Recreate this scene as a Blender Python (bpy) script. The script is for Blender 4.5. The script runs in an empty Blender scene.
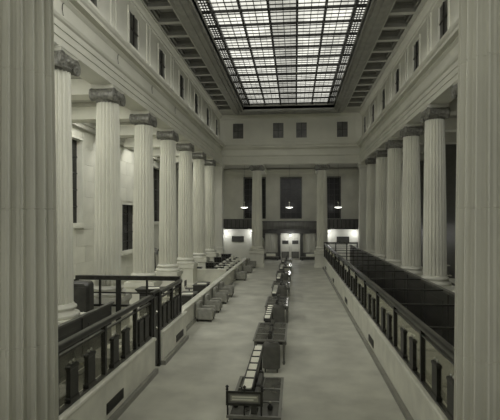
import bpy, math, random
from mathutils import Matrix, Vector
random.seed(7)
PI = math.pi
C = bpy.context.scene.collection
scene = bpy.context.scene

# ------------------------------------------------------------------ camera, light, exposure
cam_d = bpy.data.cameras.new('camera')
cam = bpy.data.objects.new('camera', cam_d); C.objects.link(cam)
cam.location = (0, 0, 4.6)
cam.rotation_euler = (PI/2, 0, 0.096)
cam_d.sensor_width = 36
cam_d.lens = 468.3*36/500
cam_d.shift_y = 8.6/500
cam_d.clip_end = 300
scene.camera = cam

world = bpy.data.worlds.new('world'); scene.world = world
world.use_nodes = True
bg = world.node_tree.nodes['Background']
bg.inputs[0].default_value = (.9, .9, .86, 1); bg.inputs[1].default_value = .35

YF_ = 5.3
def area(name, loc, rot, sx, sy, watts, col=(1, .99, .94)):
    l = bpy.data.lights.new(name, 'AREA'); l.shape = 'RECTANGLE'; l.size = sx; l.size_y = sy
    l.energy = watts; l.color = col
    o = bpy.data.objects.new(name, l); C.objects.link(o); o.location = loc; o.rotation_euler = rot
    return o
# unseen fill strips added on the cornice ledge to brighten attic and ceiling
for x, a in ((-6.95, -.55), (5.97, .55)):
    area('cornice_fill', (x, 25.0, 11.78), (PI, a, 0), .25, 38.0, 45)
# daylight added above the foreground columns through an unseen high opening
area('daylight', (-.5, YF_-.75, 12.75), (PI/2-.12, 0, 0), 10.5, 2.3, 430)
# daylight added through two unseen wide openings at right, for light from that side
for y in (7.6, 12.0):
    area('daylight', (6.85, y, 13.0), (0, PI/2-.6, 0), 1.7, 3.2, 165)
# daylight added as fill through three unseen openings behind the camera
for x in (-6.6, -.55, 5.5):
    area('daylight', (x, -6.6, 7.2), (PI/2, 0, 0), 2.6, 6.4, 60)
# daylight added as fill through unseen front openings of the left aisle
for y in (2.0, 7.5, 13.0):
    area('daylight', (-12.75, y, 6.4), (0, -PI/2, 0), 5.2, 2.6, 65)

scene.view_settings.view_transform = 'Standard'
scene.view_settings.look = 'None'
scene.view_settings.exposure = 0.6
scene.view_settings.gamma = 1
scene.view_settings.use_curve_mapping = False
scene.cycles.use_denoising = True
scene.cycles.max_bounces = 7
scene.cycles.diffuse_bounces = 5
scene.cycles.transparent_max_bounces = 16
scene.cycles.sample_clamp_indirect = 4.0

# ------------------------------------------------------------------ materials
def tone(v, w=1.0):
    return (v*1.006, v, v*(1-.13*w), 1)
def mat(name, v, rough=.6, var=.12, scale=3.0, bump=0.0, bscale=20, metal=0.0, w=1.0, spec=.5, stretch=(1, 1, 1), detail=4, dark=None):
    m = bpy.data.materials.new(name); m.use_nodes = True
    nt = m.node_tree; n = nt.nodes; L = nt.links; b = n['Principled BSDF']
    b.inputs['Roughness'].default_value = rough; b.inputs['Metallic'].default_value = metal
    b.inputs['Specular IOR Level'].default_value = spec
    tc = n.new('ShaderNodeTexCoord'); mp = n.new('ShaderNodeMapping'); mp.inputs['Scale'].default_value = stretch
    L.new(tc.outputs['Object'], mp.inputs['Vector'])
    nz = n.new('ShaderNodeTexNoise'); nz.inputs['Scale'].default_value = scale; nz.inputs['Detail'].default_value = detail
    L.new(mp.outputs[0], nz.inputs['Vector'])
    cr = n.new('ShaderNodeValToRGB')
    cr.color_ramp.elements[0].position = .3; cr.color_ramp.elements[0].color = tone(v*(1-var) if dark is None else dark, w)
    cr.color_ramp.elements[1].position = .7; cr.color_ramp.elements[1].color = tone(v*(1+var), w)
    L.new(nz.outputs['Fac'], cr.inputs['Fac']); L.new(cr.outputs['Color'], b.inputs['Base Color'])
    if bump:
        n2 = n.new('ShaderNodeTexNoise'); n2.inputs['Scale'].default_value = bscale; n2.inputs['Detail'].default_value = 5
        L.new(mp.outputs[0], n2.inputs['Vector'])
        bp = n.new('ShaderNodeBump'); bp.inputs['Strength'].default_value = bump; bp.inputs['Distance'].default_value = .02
        L.new(n2.outputs['Fac'], bp.inputs['Height']); L.new(bp.outputs[0], b.inputs['Normal'])
    return m
def emit(name, v, strength):
    m = bpy.data.materials.new(name); m.use_nodes = True
    b = m.node_tree.nodes['Principled BSDF']
    b.inputs['Base Color'].default_value = tone(.6); b.inputs['Emission Color'].default_value = tone(v, .8)
    b.inputs['Emission Strength'].default_value = strength
    return m
def glass(name, tint=.8, gloss=.12):
    m = bpy.data.materials.new(name); m.use_nodes = True
    nt = m.node_tree; n = nt.nodes; L = nt.links
    for x in list(n): n.remove(x)
    o = n.new('ShaderNodeOutputMaterial'); mx = n.new('ShaderNodeMixShader')
    t = n.new('ShaderNodeBsdfTransparent'); t.inputs[0].default_value = tone(tint, .2)
    g = n.new('ShaderNodeBsdfGlossy'); g.inputs['Roughness'].default_value = .08; g.inputs[0].default_value = tone(.9)
    lw = n.new('ShaderNodeLayerWeight'); fr = n.new('ShaderNodeMath'); fr.operation = 'POWER'; fr.inputs[1].default_value = 5
    L.new(lw.outputs['Facing'], fr.inputs[0])
    ad = n.new('ShaderNodeMath'); ad.operation = 'ADD'; ad.inputs[1].default_value = gloss; ad.use_clamp = True
    L.new(fr.outputs[0], ad.inputs[0]); L.new(ad.outputs[0], mx.inputs[0])
    L.new(t.outputs[0], mx.inputs[1]); L.new(g.outputs[0], mx.inputs[2]); L.new(mx.outputs[0], o.inputs[0])
    return m
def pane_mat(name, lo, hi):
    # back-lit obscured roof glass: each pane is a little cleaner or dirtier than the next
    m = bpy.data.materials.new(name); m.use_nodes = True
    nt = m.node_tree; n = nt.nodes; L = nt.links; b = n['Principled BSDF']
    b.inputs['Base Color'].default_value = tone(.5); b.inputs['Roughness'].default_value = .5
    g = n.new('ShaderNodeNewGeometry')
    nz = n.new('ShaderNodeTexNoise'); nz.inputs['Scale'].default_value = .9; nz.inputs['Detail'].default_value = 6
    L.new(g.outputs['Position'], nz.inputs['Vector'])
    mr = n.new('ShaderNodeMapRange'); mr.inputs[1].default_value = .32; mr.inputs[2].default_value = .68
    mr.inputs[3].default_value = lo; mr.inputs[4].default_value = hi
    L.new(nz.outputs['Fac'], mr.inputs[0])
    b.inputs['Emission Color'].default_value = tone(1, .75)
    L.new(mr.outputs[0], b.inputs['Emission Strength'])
    return m

M = {}
M['stone'] = mat('column_stone', .66, .55, .10, 1.3, .15, 30, stretch=(1, 1, .35))
M['wallstone'] = mat('wall_stone', .60, .6, .10, .8, .1, 25)
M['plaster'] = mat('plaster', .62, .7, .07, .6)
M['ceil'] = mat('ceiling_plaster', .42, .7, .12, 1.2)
M['coffer'] = mat('coffer_plaster', .20, .7, .15, 1.5)  # recess shade painted in: darker than the ceiling plaster around it
M['beam'] = mat('skylight_beam_painted_shade', .24, .6, .15, 2.0)  # backlit darkness of the beam put into its colour
M['capital'] = mat('capital_bronze', .19, .4, .45, 9, .4, 40, metal=.2)
M['floor'] = mat('floor_marble', .52, .45, .2, .9, .04, 6, detail=8)
M['marble'] = mat('partition_marble', .68, .4, .14, 1.6, .05, 12, detail=7)
M['marble2'] = mat('skirting_marble', .24, .4, .14, 2.6)
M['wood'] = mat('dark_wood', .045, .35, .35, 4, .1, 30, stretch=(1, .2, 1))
M['wood2'] = mat('mid_wood', .11, .4, .3, 5, .1, 30, stretch=(1, 1, .2))
M['wood3'] = mat('desk_wood', .17, .38, .25, 6, .1, 30, stretch=(1, .3, 1))
M['oak'] = mat('oak_frame', .2, .45, .25, 5, stretch=(1, .3, 1))
M['iron'] = mat('dark_iron', .025, .4, .3, 8, metal=.4)
M['bronze'] = mat('bronze_rail', .05, .28, .3, 6, metal=.6)
M['brass'] = mat('brass', .45, .3, .1, 6, metal=.9)
M['leather'] = mat('brown_leather', .10, .5, .2, 5, .15, 40)
M['fabric'] = mat('armchair_fabric', .27, .85, .18, 7, .25, 90)
M['paper'] = mat('paper', .82, .8, .05, 3)
M['opal'] = emit('opal_lamp', .95, 2.2)
M['deskglass'] = mat('desk_glass', .09, .12, .2, 3, spec=.8)
M['blackglass'] = mat('dark_window_glass', .010, .25, .3, 1.5, spec=.25)
M['greyglass'] = mat('grey_window_glass', .085, .3, .5, 1.5)
M['darkfloor'] = mat('dark_carpet', .06, .9, .2, 6)
M['carpet'] = mat('grey_carpet', .15, .9, .2, 3)  # tone stands in for shade on the left enclosure floor
M['glass'] = glass('clear_glass', .93, .03)
M['frost'] = mat('frosted_glass', .62, .5, .06, 2)
M['curtain'] = mat('grey_curtain', .5, .9, .2, 3, stretch=(6, 6, .3))
M['red'] = mat('flag_dark_stripe', .10, .8, .1, 5)
M['white'] = mat('flag_white', .66, .8, .05, 5)
M['leaf'] = mat('palm_leaf', .05, .5, .3, 6)
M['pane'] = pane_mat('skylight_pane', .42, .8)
M['pane_dim'] = pane_mat('skylight_pane_painted_shade', .24, .46)  # walkway shade put into a weaker pane glow; no walkway is built

# ------------------------------------------------------------------ mesh helpers
class MB:
    def __init__(s): s.v = []; s.f = []
    def add(s, vs, fs):
        k = len(s.v); s.v += [tuple(p) for p in vs]; s.f += [tuple(i+k for i in q) for q in fs]; return s
    def box(s, x0, x1, y0, y1, z0, z1, T=None):
        vs = [(x, y, z) for z in (z0, z1) for (x, y) in ((x0, y0), (x1, y0), (x1, y1), (x0, y1))]
        if T: vs = [T @ Vector(p) for p in vs]
        return s.add(vs, [(3, 2, 1, 0), (4, 5, 6, 7), (0, 1, 5, 4), (1, 2, 6, 5), (2, 3, 7, 6), (3, 0, 4, 7)])
    def rings(s, rs, close=True, cap0=True, cap1=True):
        n = len(rs[0]); vs = [p for r in rs for p in r]; fs = []
        for i in range(len(rs)-1):
            for j in range(n if close else n-1):
                a = i*n+j; b = i*n+(j+1) % n
                fs.append((a, b, b+n, a+n))
        if cap0: fs.append(tuple(reversed(range(n))))
        if cap1: fs.append(tuple(range((len(rs)-1)*n, len(rs)*n)))
        return s.add(vs, fs)
    def lathe(s, prof, n=24, T=None, mod=None, cap=True):
        rs = []
        for (r, z) in prof:
            ring = []
            for j in range(n):
                a = 2*PI*j/n; rr = r*(mod(a, z) if mod else 1)
                p = Vector((rr*math.cos(a), rr*math.sin(a), z)); ring.append(T @ p if T else p)
            rs.append(ring)
        return s.rings(rs, True, cap, cap)
    def tube(s, pts, r, n=8):
        rs = []
        for i, p in enumerate(pts):
            p = Vector(p); d = (Vector(pts[min(i+1, len(pts)-1)])-Vector(pts[max(i-1, 0)])).normalized()
            u = d.cross(Vector((0, 0, 1)) if abs(d.z) < .9 else Vector((1, 0, 0))).normalized(); w = d.cross(u)
            rr = r[i] if isinstance(r, (list, tuple)) else r
            rs.append([p+u*rr*math.cos(2*PI*j/n)+w*rr*math.sin(2*PI*j/n) for j in range(n)])
        return s.rings(rs)
    def rbox(s, x0, x1, y0, y1, z0, z1, r=.04, axis='z', T=None):
        # box with rounded vertical (axis) edges and softened ends
        def loop(a0, a1, b0, b1, r):
            out = []
            for (ca, cb, st) in ((a1-r, b1-r, 0), (a0+r, b1-r, 1), (a0+r, b0+r, 2), (a1-r, b0+r, 3)):
                for k in range(4):
                    t = PI/2*(st+k/3); out.append((ca+r*math.cos(t), cb+r*math.sin(t)))
            return out
        if axis == 'z': lo, hi = z0, z1; L_ = lambda i, c: [(a, b, c) for a, b in loop(x0+i, x1-i, y0+i, y1-i, r)]
        elif axis == 'y': lo, hi = y0, y1; L_ = lambda i, c: [(a, c, b) for a, b in loop(x0+i, x1-i, z0+i, z1-i, r)]
        else: lo, hi = x0, x1; L_ = lambda i, c: [(c, a, b) for a, b in loop(y0+i, y1-i, z0+i, z1-i, r)]
        e = min(r*.5, (hi-lo)*.3)
        rs = [L_(e, lo), L_(0, lo+e), L_(0, hi-e), L_(e, hi)]
        if axis == 'y': rs = rs[::-1]
        if T: rs = [[T @ Vector(p) for p in q] for q in rs]
        return s.rings(rs)
    def mesh(s, name, m, smooth=False):
        me = bpy.data.meshes.new(name); me.from_pydata([tuple(p) for p in s.v], [], s.f)
        me.materials.append(m)
        if smooth:
            for p in me.polygons: p.use_smooth = True
        me.update(); return me
    def build(s, name, m, parent=None, loc=(0, 0, 0), smooth=False):
        return put(name, s.mesh(name, m, smooth), parent, loc)
def put(name, me, parent=None, loc=(0, 0, 0), rz=0):
    o = bpy.data.objects.new(name, me); C.objects.link(o); o.location = loc; o.rotation_euler = (0, 0, rz)
    if parent: o.parent = parent
    return o
def thing(name, label, cat, loc=(0, 0, 0), rz=0, group=None):
    o = bpy.data.objects.new(name, None); C.objects.link(o); o.location = loc; o.rotation_euler = (0, 0, rz)
    return tag(o, label, cat, group)
def tag(o, label, cat, group=None):
    o['label'] = label; o['category'] = cat
    if group: o['group'] = group
    return o
def struct(o, label):
    o['kind'] = 'structure'; o['label'] = label; o['category'] = o.name.split('_')[0].split('.')[0]; return o
def copy_tree(o, loc, rz, label):
    c = o.copy(); C.objects.link(c); c.location = loc; c.rotation_euler = (0, 0, rz); c['label'] = label
    for ch in list(o.children):
        d = ch.copy(); C.objects.link(d); d.parent = c
        for g in list(ch.children):
            e = g.copy(); C.objects.link(e); e.parent = d
    return c
def B(x0, x1, y0, y1, z0, z1): return MB().box(x0, x1, y0, y1, z0, z1)
def holed(u0, u1, v0, v1, holes, t, mp):
    # one connected slab with rectangular openings; mp(u, v, w) -> xyz
    us = sorted(set([u0, u1]+[h[0] for h in holes]+[h[1] for h in holes]))
    vs = sorted(set([v0, v1]+[h[2] for h in holes]+[h[3] for h in holes]))
    nu, nv = len(us), len(vs)
    def solid(i, j):
        if i < 0 or j < 0 or i >= nu-1 or j >= nv-1: return False
        a = (us[i]+us[i+1])/2; b = (vs[j]+vs[j+1])/2
        return not any(h[0] < a < h[1] and h[2] < b < h[3] for h in holes)
    V = [mp(u, v, w) for w in (0, t) for v in vs for u in us]
    I = lambda i, j, k: k*nu*nv+j*nu+i
    F = []
    for i in range(nu-1):
        for j in range(nv-1):
            if not solid(i, j): continue
            F.append((I(i, j, 0), I(i+1, j, 0), I(i+1, j+1, 0), I(i, j+1, 0)))
            F.append((I(i, j+1, 1), I(i+1, j+1, 1), I(i+1, j, 1), I(i, j, 1)))
            if not solid(i-1, j): F.append((I(i, j, 0), I(i, j+1, 0), I(i, j+1, 1), I(i, j, 1)))
            if not solid(i+1, j): F.append((I(i+1, j, 0), I(i+1, j, 1), I(i+1, j+1, 1), I(i+1, j+1, 0)))
            if not solid(i, j-1): F.append((I(i, j, 0), I(i, j, 1), I(i+1, j, 1), I(i+1, j, 0)))
            if not solid(i, j+1): F.append((I(i, j+1, 0), I(i+1, j+1, 0), I(i+1, j+1, 1), I(i, j+1, 1)))
    mb = MB(); mb.add(V, F); return mb

# ------------------------------------------------------------------ plan of the hall (metres)
XL, XR = -7.49, 6.51            # axes of the two colonnades
BAY = 4.464
def CY(n): return 13.72+BAY*n   # column rows; row 7 is the far end
YB = CY(7)
YF = 5.3                        # near end of the nave
ZC = 9.83                       # top of the capitals
AXL, AXR = -12.0, 11.0          # outer aisle walls
YW = 53.5                       # end wall behind the far columns
Y0 = -6.0                       # entrance wall

# floor
fl = B(AXL-.4, AXR+.4, Y0-.4, YW+.4, -.3, 0).build('floor', M['floor']); struct(fl, 'smooth mottled grey stone floor of the banking hall')
o = B(2.95, 4.9, 7.7, 43.5, .001, .012).build('dark_carpet', M['darkfloor'])
tag(o, 'dark carpet inside the long railed enclosure on the right', 'carpet')
o = B(-6.48, -4.42, 6.8, 17.1, .0005, .004).build('grey_carpet', M['carpet'])  # thin sheet added to darken the shaded floor behind the railing
tag(o, 'grey sheet added to darken the floor of the left railed enclosure', 'carpet')
gal = B(-4.4, 3.3, Y0, 2.4, 2.75, 3.0).build('floor_gallery', M['floor']); struct(gal, 'gallery floor slab over the entrance')

# aisle walls, windows in the left aisle (unseen front openings added for daylight)
lw_holes = [(y-1.3, y+1.3, 3.6, 9.2) for y in (2.0, 7.5, 13.0)]
LWIN = [(22.6, 25.4, 4.35, 9.0), (31.5, 34.5, 2.3, 5.6), (38.6, 41.6, 4.35, 9.0)]
wl = holed(Y0, YW, 0, 10.6, lw_holes+LWIN, -.5, lambda u, v, w: (AXL+w, u, v)).build('wall_left', M['wallstone'])
struct(wl, 'pale block stone outer wall behind the left colonnade')
wn = [0]
def window(label, mk):
    wn[0] += 1
    o = mk('window_%d' % wn[0]); struct(o, label); return o
def flat_window(name, axis, c, a0, a1, z0, z1, inward, fw=.12, pane='blackglass', cols=2, rows=3, depth=.28, proud=.07):
    """frame ring proud of the wall, pane set back, mullions; axis 'x': wall plane x=c, window spans y"""
    s = inward
    mp = (lambda u, v, w: (c+s*w, u, v)) if axis == 'x' else (lambda u, v, w: (u, c+s*w, v))
    fr = holed(a0-fw, a1+fw, z0-fw, z1+fw, [(a0, a1, z0, z1)], proud, mp).build(name, M['plaster'] if fw > .1 else M['wood'])
    def bx(u0, u1, v0, v1, w0, w1):
        p = mp(u0, v0, w0); q = mp(u1, v1, w1)
        return B(min(p[0], q[0]), max(p[0], q[0]), min(p[1], q[1]), max(p[1], q[1]), min(p[2], q[2]), max(p[2], q[2]))
    bx(a0, a1, z0, z1, -depth, -depth+.02).build('pane', M[pane], fr)
    for i in range(1, cols):
        u = a0+(a1-a0)*i/cols; bx(u-.03, u+.03, z0, z1, -depth+.02, -depth+.07).build('mullion', M['iron'], fr)
    for i in range(1, rows):
        v = z0+(z1-z0)*i/rows; bx(a0, a1, v-.025, v+.025, -depth+.02, -depth+.06).build('glazing_bar', M['iron'], fr)
    bx(a0-fw-.08, a1+fw+.08, z0-fw-.14, z0-fw, 0, .16).build('sill', M['plaster'], fr)
    return fr
for k, (a0, a1, z0, z1) in enumerate(LWIN):
    window('tall dark window in the left aisle wall, ' + ('the nearest one, seen beside the first column', 'the short low one with its sill near the floor', 'the farthest one, seen beyond the third column')[k],
           lambda nm: flat_window(nm, 'x', AXL, a0, a1, z0, z1, 1, depth=.3, cols=3, rows=5))
# stone blocks of the left aisle wall
bh = .93; blk = {}
for r in range(10):
    z0 = .25+r*bh; y = 17.0-(r % 2)*1.1
    while y < 44:
        segs = [(y+.008, y+2.2-.008)]
        for (a0, a1, w0, w1) in LWIN:
            if z0+bh > w0-.3 and z0 < w1+.15:
                out = []
                for s0, s1 in segs:
                    if s1 <= a0-.14 or s0 >= a1+.14: out.append((s0, s1)); continue
                    if s0 < a0-.16: out.append((s0, a0-.15))
                    if s1 > a1+.16: out.append((a1+.15, s1))
                segs = out
        for s0, s1 in segs:
            if s1-s0 < .12: continue
            key = round(s1-s0, 2)
            if key not in blk: blk[key] = B(0, .035, 0, key, .008, bh-.008).mesh('stone_block', M['wallstone'])
            put('stone_block', blk[key], wl, (AXL, s0, z0))
        y += 2.2
wr = B(AXR, AXR+.5, Y0, YW, 0, 10.6).build('wall_right', M['wood']); struct(wr, 'outer wall behind the right colonnade, aisle dimness painted dark')  # darkness of the unlit aisle put into the wall colour
# far end wall with three tall windows
BW = [(-5.8, -3.42, 4.67, 9.25), (-1.62, .68, 4.67, 9.25), (2.66, 5.04, 4.67, 9.25)]
wb = holed(AXL, AXR, 0, 10.6, BW, .5, lambda u, v, w: (u, YW+w, v)).build('wall_back', M['wallstone']); struct(wb, 'pale stone end wall behind the two far columns')
for k, (a0, a1, z0, z1) in enumerate(BW):
    window('tall dark window in the far end wall, ' + ('left of the three', 'middle one above the entrance screen', 'right of the three')[k],
           lambda nm: flat_window(nm, 'y', YW, a0, a1, z0, z1, -1, fw=.09, depth=.35, cols=4, rows=7))
# entrance wall behind the viewpoint with three tall openings added for fill light
wf = holed(AXL, AXR, 0, 10.6, [(x-1.4, x+1.4, 3.8, 10.2) for x in (-6.6, -.55, 5.5)], -.5, lambda u, v, w: (u, Y0+w, v)).build('wall_front', M['wallstone'])
struct(wf, 'pale stone entrance wall with three tall openings added for fill light')

# aisle and end ceilings with beams
def aisle_ceiling(name, x0, x1, y0, y1, label):
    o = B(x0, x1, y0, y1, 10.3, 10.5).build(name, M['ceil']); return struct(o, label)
cl = aisle_ceiling('ceiling_left', AXL, XL-.4, Y0, YW, 'plaster ceiling of the left aisle')
crr = aisle_ceiling('ceiling_right', XR+.4, AXR, Y0, YW, 'plaster ceiling of the right aisle')
cb = aisle_ceiling('ceiling_back', XL-.4, XR+.4, YB+.4, YW, 'plaster ceiling behind the far columns')
cf = aisle_ceiling('ceiling_front', XL-.4, XR+.4, Y0, YF-.4, 'plaster ceiling over the entrance gallery')
for n in range(-1, 7):
    for (x0, x1, par) in ((AXL+.3, XL-.42, cl), (XR+.42, AXR, crr)):
        B(x0, x1, CY(n)-.42, CY(n)+.42, 9.5, 10.3).build('beam', M['plaster'], par)
        B(x0, x1, CY(n)-.5, CY(n)+.5, 10.12, 10.298).build('beam_moulding', M['ceil'], par)
for j in range(3):
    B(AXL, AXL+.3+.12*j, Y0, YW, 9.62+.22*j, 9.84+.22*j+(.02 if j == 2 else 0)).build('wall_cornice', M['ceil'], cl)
for x in (-3.65, 2.55):
    B(x-.4, x+.4, YB+.42, YW, 9.6, 10.3).build('beam', M['plaster'], cb)
for j in range(2):
    B(XL-.4, XR+.4, YW-.3-.15*j, YW, 9.7+.25*j, 9.95+.25*j).build('wall_cornice', M['plaster'], cb)

# entablature swept round the nave: left, far end, right
def sweep(prof, name, m, label):
    rs = []
    for (px, py) in ((0, 0), (0, 1), (1, 1), (1, 0)):
        rs.append([((XL+o) if px == 0 else (XR-o), (YB-o) if py else YF-.4, z) for (o, z) in prof])
    mb = MB(); mb.rings(rs); return struct(mb.build(name, m), label)
sweep([(-.42, ZC), (.42, ZC), (.42, 10.06), (.46, 10.07), (.46, 10.30), (.50, 10.31), (.50, 10.50), (.56, 10.54), (.60, 10.62), (.60, 10.66), (-.42, 10.66)],
      'trim_1', M['plaster'], 'three-stepped plaster architrave resting on the columns all round the nave')
sweep([(-.42, 10.66), (.43, 10.66), (.43, 11.18), (.48, 11.22), (.54, 11.28), (.54, 11.33), (.74, 11.35), (.74, 11.47), (.80, 11.52), (.84, 11.60), (.84, 11.64), (.45, 11.72), (.45, 11.80), (.38, 11.82), (.38, 12.0), (.31, 12.02), (-.42, 12.02)],
      'trim_2', M['plaster'], 'plain plaster frieze and projecting cornice above the architrave')
sweep([(-.42, 14.12), (.27, 14.12), (.33, 14.16), (.33, 14.24), (.42, 14.30), (.50, 14.40), (.56, 14.42), (.56, 14.52), (-.42, 14.52)],
      'trim_3', M['plaster'], 'plaster crown moulding under the coffered ceiling')

# attic walls with small windows
def attic(name, axis, c, s, u0, u1, cents, label, wlabel, extra=()):
    hs = [(y-.6, y+.6, 12.28, 13.72) for y in cents]
    mp = (lambda u, v, w: (c-s*w, u, v)) if axis == 'x' else (lambda u, v, w: (u, c-s*w, v))
    if axis == 'y': hs = [(y-.5, y+.5, 12.28, 13.72) for y in cents]
    o = holed(u0, u1, 12.02, 14.12, hs+list(extra), .5, mp).build(name, M['plaster']); struct(o, label)
    for k, y in enumerate(cents):
        window(wlabel % ORD[k], lambda nm: flat_window(nm, axis, c, y-.6 if axis == 'x' else y-.5, y+.6 if axis == 'x' else y+.5, 12.28, 13.72, s, fw=.14, depth=.03, cols=2, rows=2, pane='greyglass', proud=.05))
    return o
ORD = ['first', 'second', 'third', 'fourth', 'fifth', 'sixth', 'seventh', 'eighth']
cents = [CY(n+.5) for n in range(0, 7)]
al = attic('wall_attic_left', 'x', XL+.27, 1, YF, YB-.2, cents, 'plaster attic wall above the left cornice', 'small square attic window above the left colonnade, %s from the front')
ar = attic('wall_attic_right', 'x', XR-.27, -1, YF, YB-.2, cents[1:], 'plaster attic wall above the right cornice', 'small square attic window above the right colonnade, %s from the front', [(5.9, 9.3, 12.12, 14.0), (10.3, 13.7, 12.12, 14.0)])
ab = attic('wall_attic_back', 'y', YB-.27, -1, XL+.2, XR-.2, (-5.45, -1.6, .6, 4.42), 'plaster attic wall above the far columns', 'small square attic window over the far columns, %s from the left')
struct(holed(XL-.4, XR+.4, 10.3, 14.6, [(-6.0, 5.0, 11.5, 14.0)], .2, lambda u, v, w: (u, YF-.6+w, v)).build('wall_attic_front', M['plaster']), 'plaster attic wall over the entrance gallery')
for n in range(-1, 7):
    for x0, x1, par in ((XL+.27, XL+.32, al), (XR-.32, XR-.27, ar)):
        for dy in (-.42, .08):
            if par is ar and n < 0: continue
            B(x0, x1, CY(n)+dy, CY(n)+dy+.34, 12.03, 14.1).build('pilaster_strip', M['plaster'], par)
for x in (-7.0, -3.65, -.5, 2.55, 5.85):
    B(x-.22, x+.22, YB-.32, YB-.27, 12.03, 14.1).build('pilaster_strip', M['plaster'], ab)

# coffered ceiling with a skylight opening
SX0, SX1, SY1 = -4.66, 3.46, 42.25
MOD = 1.73; NR = 20; SY0 = SY1-MOD*NR
cy_edges = [SY1-MOD*k for k in range(0, NR+1)]
LX = (-6.86, -5.76); RX = (4.56, 5.72)
ch = [(SX0, SX1, SY0, SY1)]
cof = []
for k in range(NR):
    y0 = cy_edges[k+1]+.15; y1 = cy_edges[k]-.15
    if y1 < 14: continue
    cof.append((LX[0], LX[1], y0, y1)); cof.append((RX[0], RX[1], y0, y1))
for k in range(6):
    x0 = SX0+.15+k*1.33; cof.append((x0, x0+.95, 43.45, 44.2))
ce = holed(XL-.3, XR+.3, YF-.6, YB+.3, ch+cof, .25, lambda u, v, w: (u, v, 14.5+w)).build('ceiling', M['ceil'])
struct(ce, 'coffered plaster ceiling around the long skylight')
cmesh = {}
for (x0, x1, y0, y1) in cof:
    w, d = round(x1-x0, 3), round(y1-y0, 3)
    if (w, d) not in cmesh:
        def ring(i, z): return [(i, i, z), (w-i, i, z), (w-i, d-i, z), (i, d-i, z)]
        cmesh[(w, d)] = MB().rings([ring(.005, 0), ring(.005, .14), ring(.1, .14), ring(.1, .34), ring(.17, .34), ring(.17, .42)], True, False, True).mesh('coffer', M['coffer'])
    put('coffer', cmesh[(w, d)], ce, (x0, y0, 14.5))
# moulded beam round the skylight
prof = [(0, 15.1), (0, 14.34), (.14, 14.34), (.16, 14.24), (.42, 14.22), (.44, 14.16), (.72, 14.16), (.74, 14.24), (.92, 14.30), (.94, 14.40), (1.06, 14.44), (1.08, 14.5), (1.08, 15.1)]
rs = []
for (sx, sy) in ((0, 0), (0, 1), (1, 1), (1, 0), (0, 0)):
    rs.append([((SX0-o*.95) if sx == 0 else (SX1+o*.95), (SY1+o) if sy else (SY0-o), z) for (o, z) in prof])
o = MB().rings(rs, False, False, False).build('trim_4', M['beam']); struct(o, 'moulded plaster beam framing the skylight, backlit shade painted dark')

# skylight: ribs, cross bars, glazing bars, panes
sk = thing('skylight', 'long gridded glass skylight in the ceiling of the hall', 'skylight', (0, 0, 0))
bars = [-4.1+1.4*i for i in range(6)]
for x in bars: B(x-.06, x+.06, SY0, SY1, 14.86, 15.05).build('rib', M['iron'], sk)
for y in cy_edges[:-1]: B(SX0, SX1, y-.045, y+.045, 14.92, 15.04).build('cross_bar', M['iron'], sk)
for i in range(5):
    for fx in (.35, 1.05): B(bars[i]+fx-.008, bars[i]+fx+.008, SY0, SY1, 15.0, 15.04).build('fine_bar', M['iron'], sk)
    x = bars[i]+.7; B(x-.018, x+.018, SY0, SY1, 14.97, 15.04).build('glazing_bar', M['iron'], sk)
for x in (SX0+.16, SX0+.3, SX0+.44, SX1-.16, SX1-.3, SX1-.44):
    B(x-.02, x+.02, SY0, SY1, 14.93, 15.0).build('lattice_bar', M['iron'], sk)
SUB = 4
for k in range(0, 13):
    for q in range(1, SUB):
        y = cy_edges[k+1]+MOD*q/SUB; B(bars[0], bars[5], y-.012, y+.012, 14.99, 15.04).build('glazing_bar', M['iron'], sk)
    for q in range(0, 6):
        y = cy_edges[k+1]+MOD*(q+.5)/6
        B(SX0, bars[0], y-.022, y+.022, 14.94, 14.99).build('lattice_bar', M['iron'], sk)
        B(bars[5], SX1, y-.022, y+.022, 14.94, 14.99).build('lattice_bar', M['iron'], sk)
pw, pd = .70, MOD/SUB
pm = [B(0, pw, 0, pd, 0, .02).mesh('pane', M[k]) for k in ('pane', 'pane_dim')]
rest = [MB(), MB()]; side = MB(); cnt = 0
for k in range(NR-1, -1, -1):
    y0 = cy_edges[k+1]
    for q in range(SUB):
        for i in range(10):
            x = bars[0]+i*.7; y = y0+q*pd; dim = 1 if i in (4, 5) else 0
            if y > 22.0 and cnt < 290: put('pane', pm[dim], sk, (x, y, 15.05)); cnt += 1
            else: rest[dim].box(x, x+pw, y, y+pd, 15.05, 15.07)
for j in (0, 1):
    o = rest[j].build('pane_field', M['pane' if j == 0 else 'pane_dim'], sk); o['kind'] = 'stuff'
for x0, x1 in ((SX0, bars[0]), (bars[5], SX1)):
    B(x0, x1, SY0, SY1, 15.05, 15.07).build('side_pane', M['pane'], sk)

# ------------------------------------------------------------------ columns
SH0, SH1 = 1.95, 9.2
def rad(z): t = (z-SH0)/(SH1-SH0); return .525-.085*t**1.5
def flute_ring(r, z, nf=20):
    out = []
    for k in range(nf):
        for (t, d) in ((0, 0), (.13, 0), (.28, .7), (.565, 1), (.85, .7)):
            a = 2*PI*(k+t)/nf; rr = r-d*.2*r; out.append((rr*math.cos(a), rr*math.sin(a), z))
    return out
drum_m = []
ND = 4
for i in range(ND):
    a = SH0+(SH1-SH0)*i/ND; b = SH0+(SH1-SH0)*(i+1)/ND
    zs = [(a, -.012), (a+.012, 0), ((a+b)/2, 0), (b-.012, 0), (b, -.012)]
    drum_m.append(MB().rings([flute_ring(rad(z)+dr, z) for z, dr in zs]).mesh('drum', M['stone']))
ped_m = MB().rings([[(sx*w, sy*w, z) for sx, sy in ((-1, -1), (1, -1), (1, 1), (-1, 1))] for w, z in ((.74, 0), (.74, .18), (.68, .24), (.66, .26), (.66, 1.2), (.72, 1.28), (.74, 1.3), (.74, 1.4))]).mesh('pedestal', M['stone'])
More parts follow.
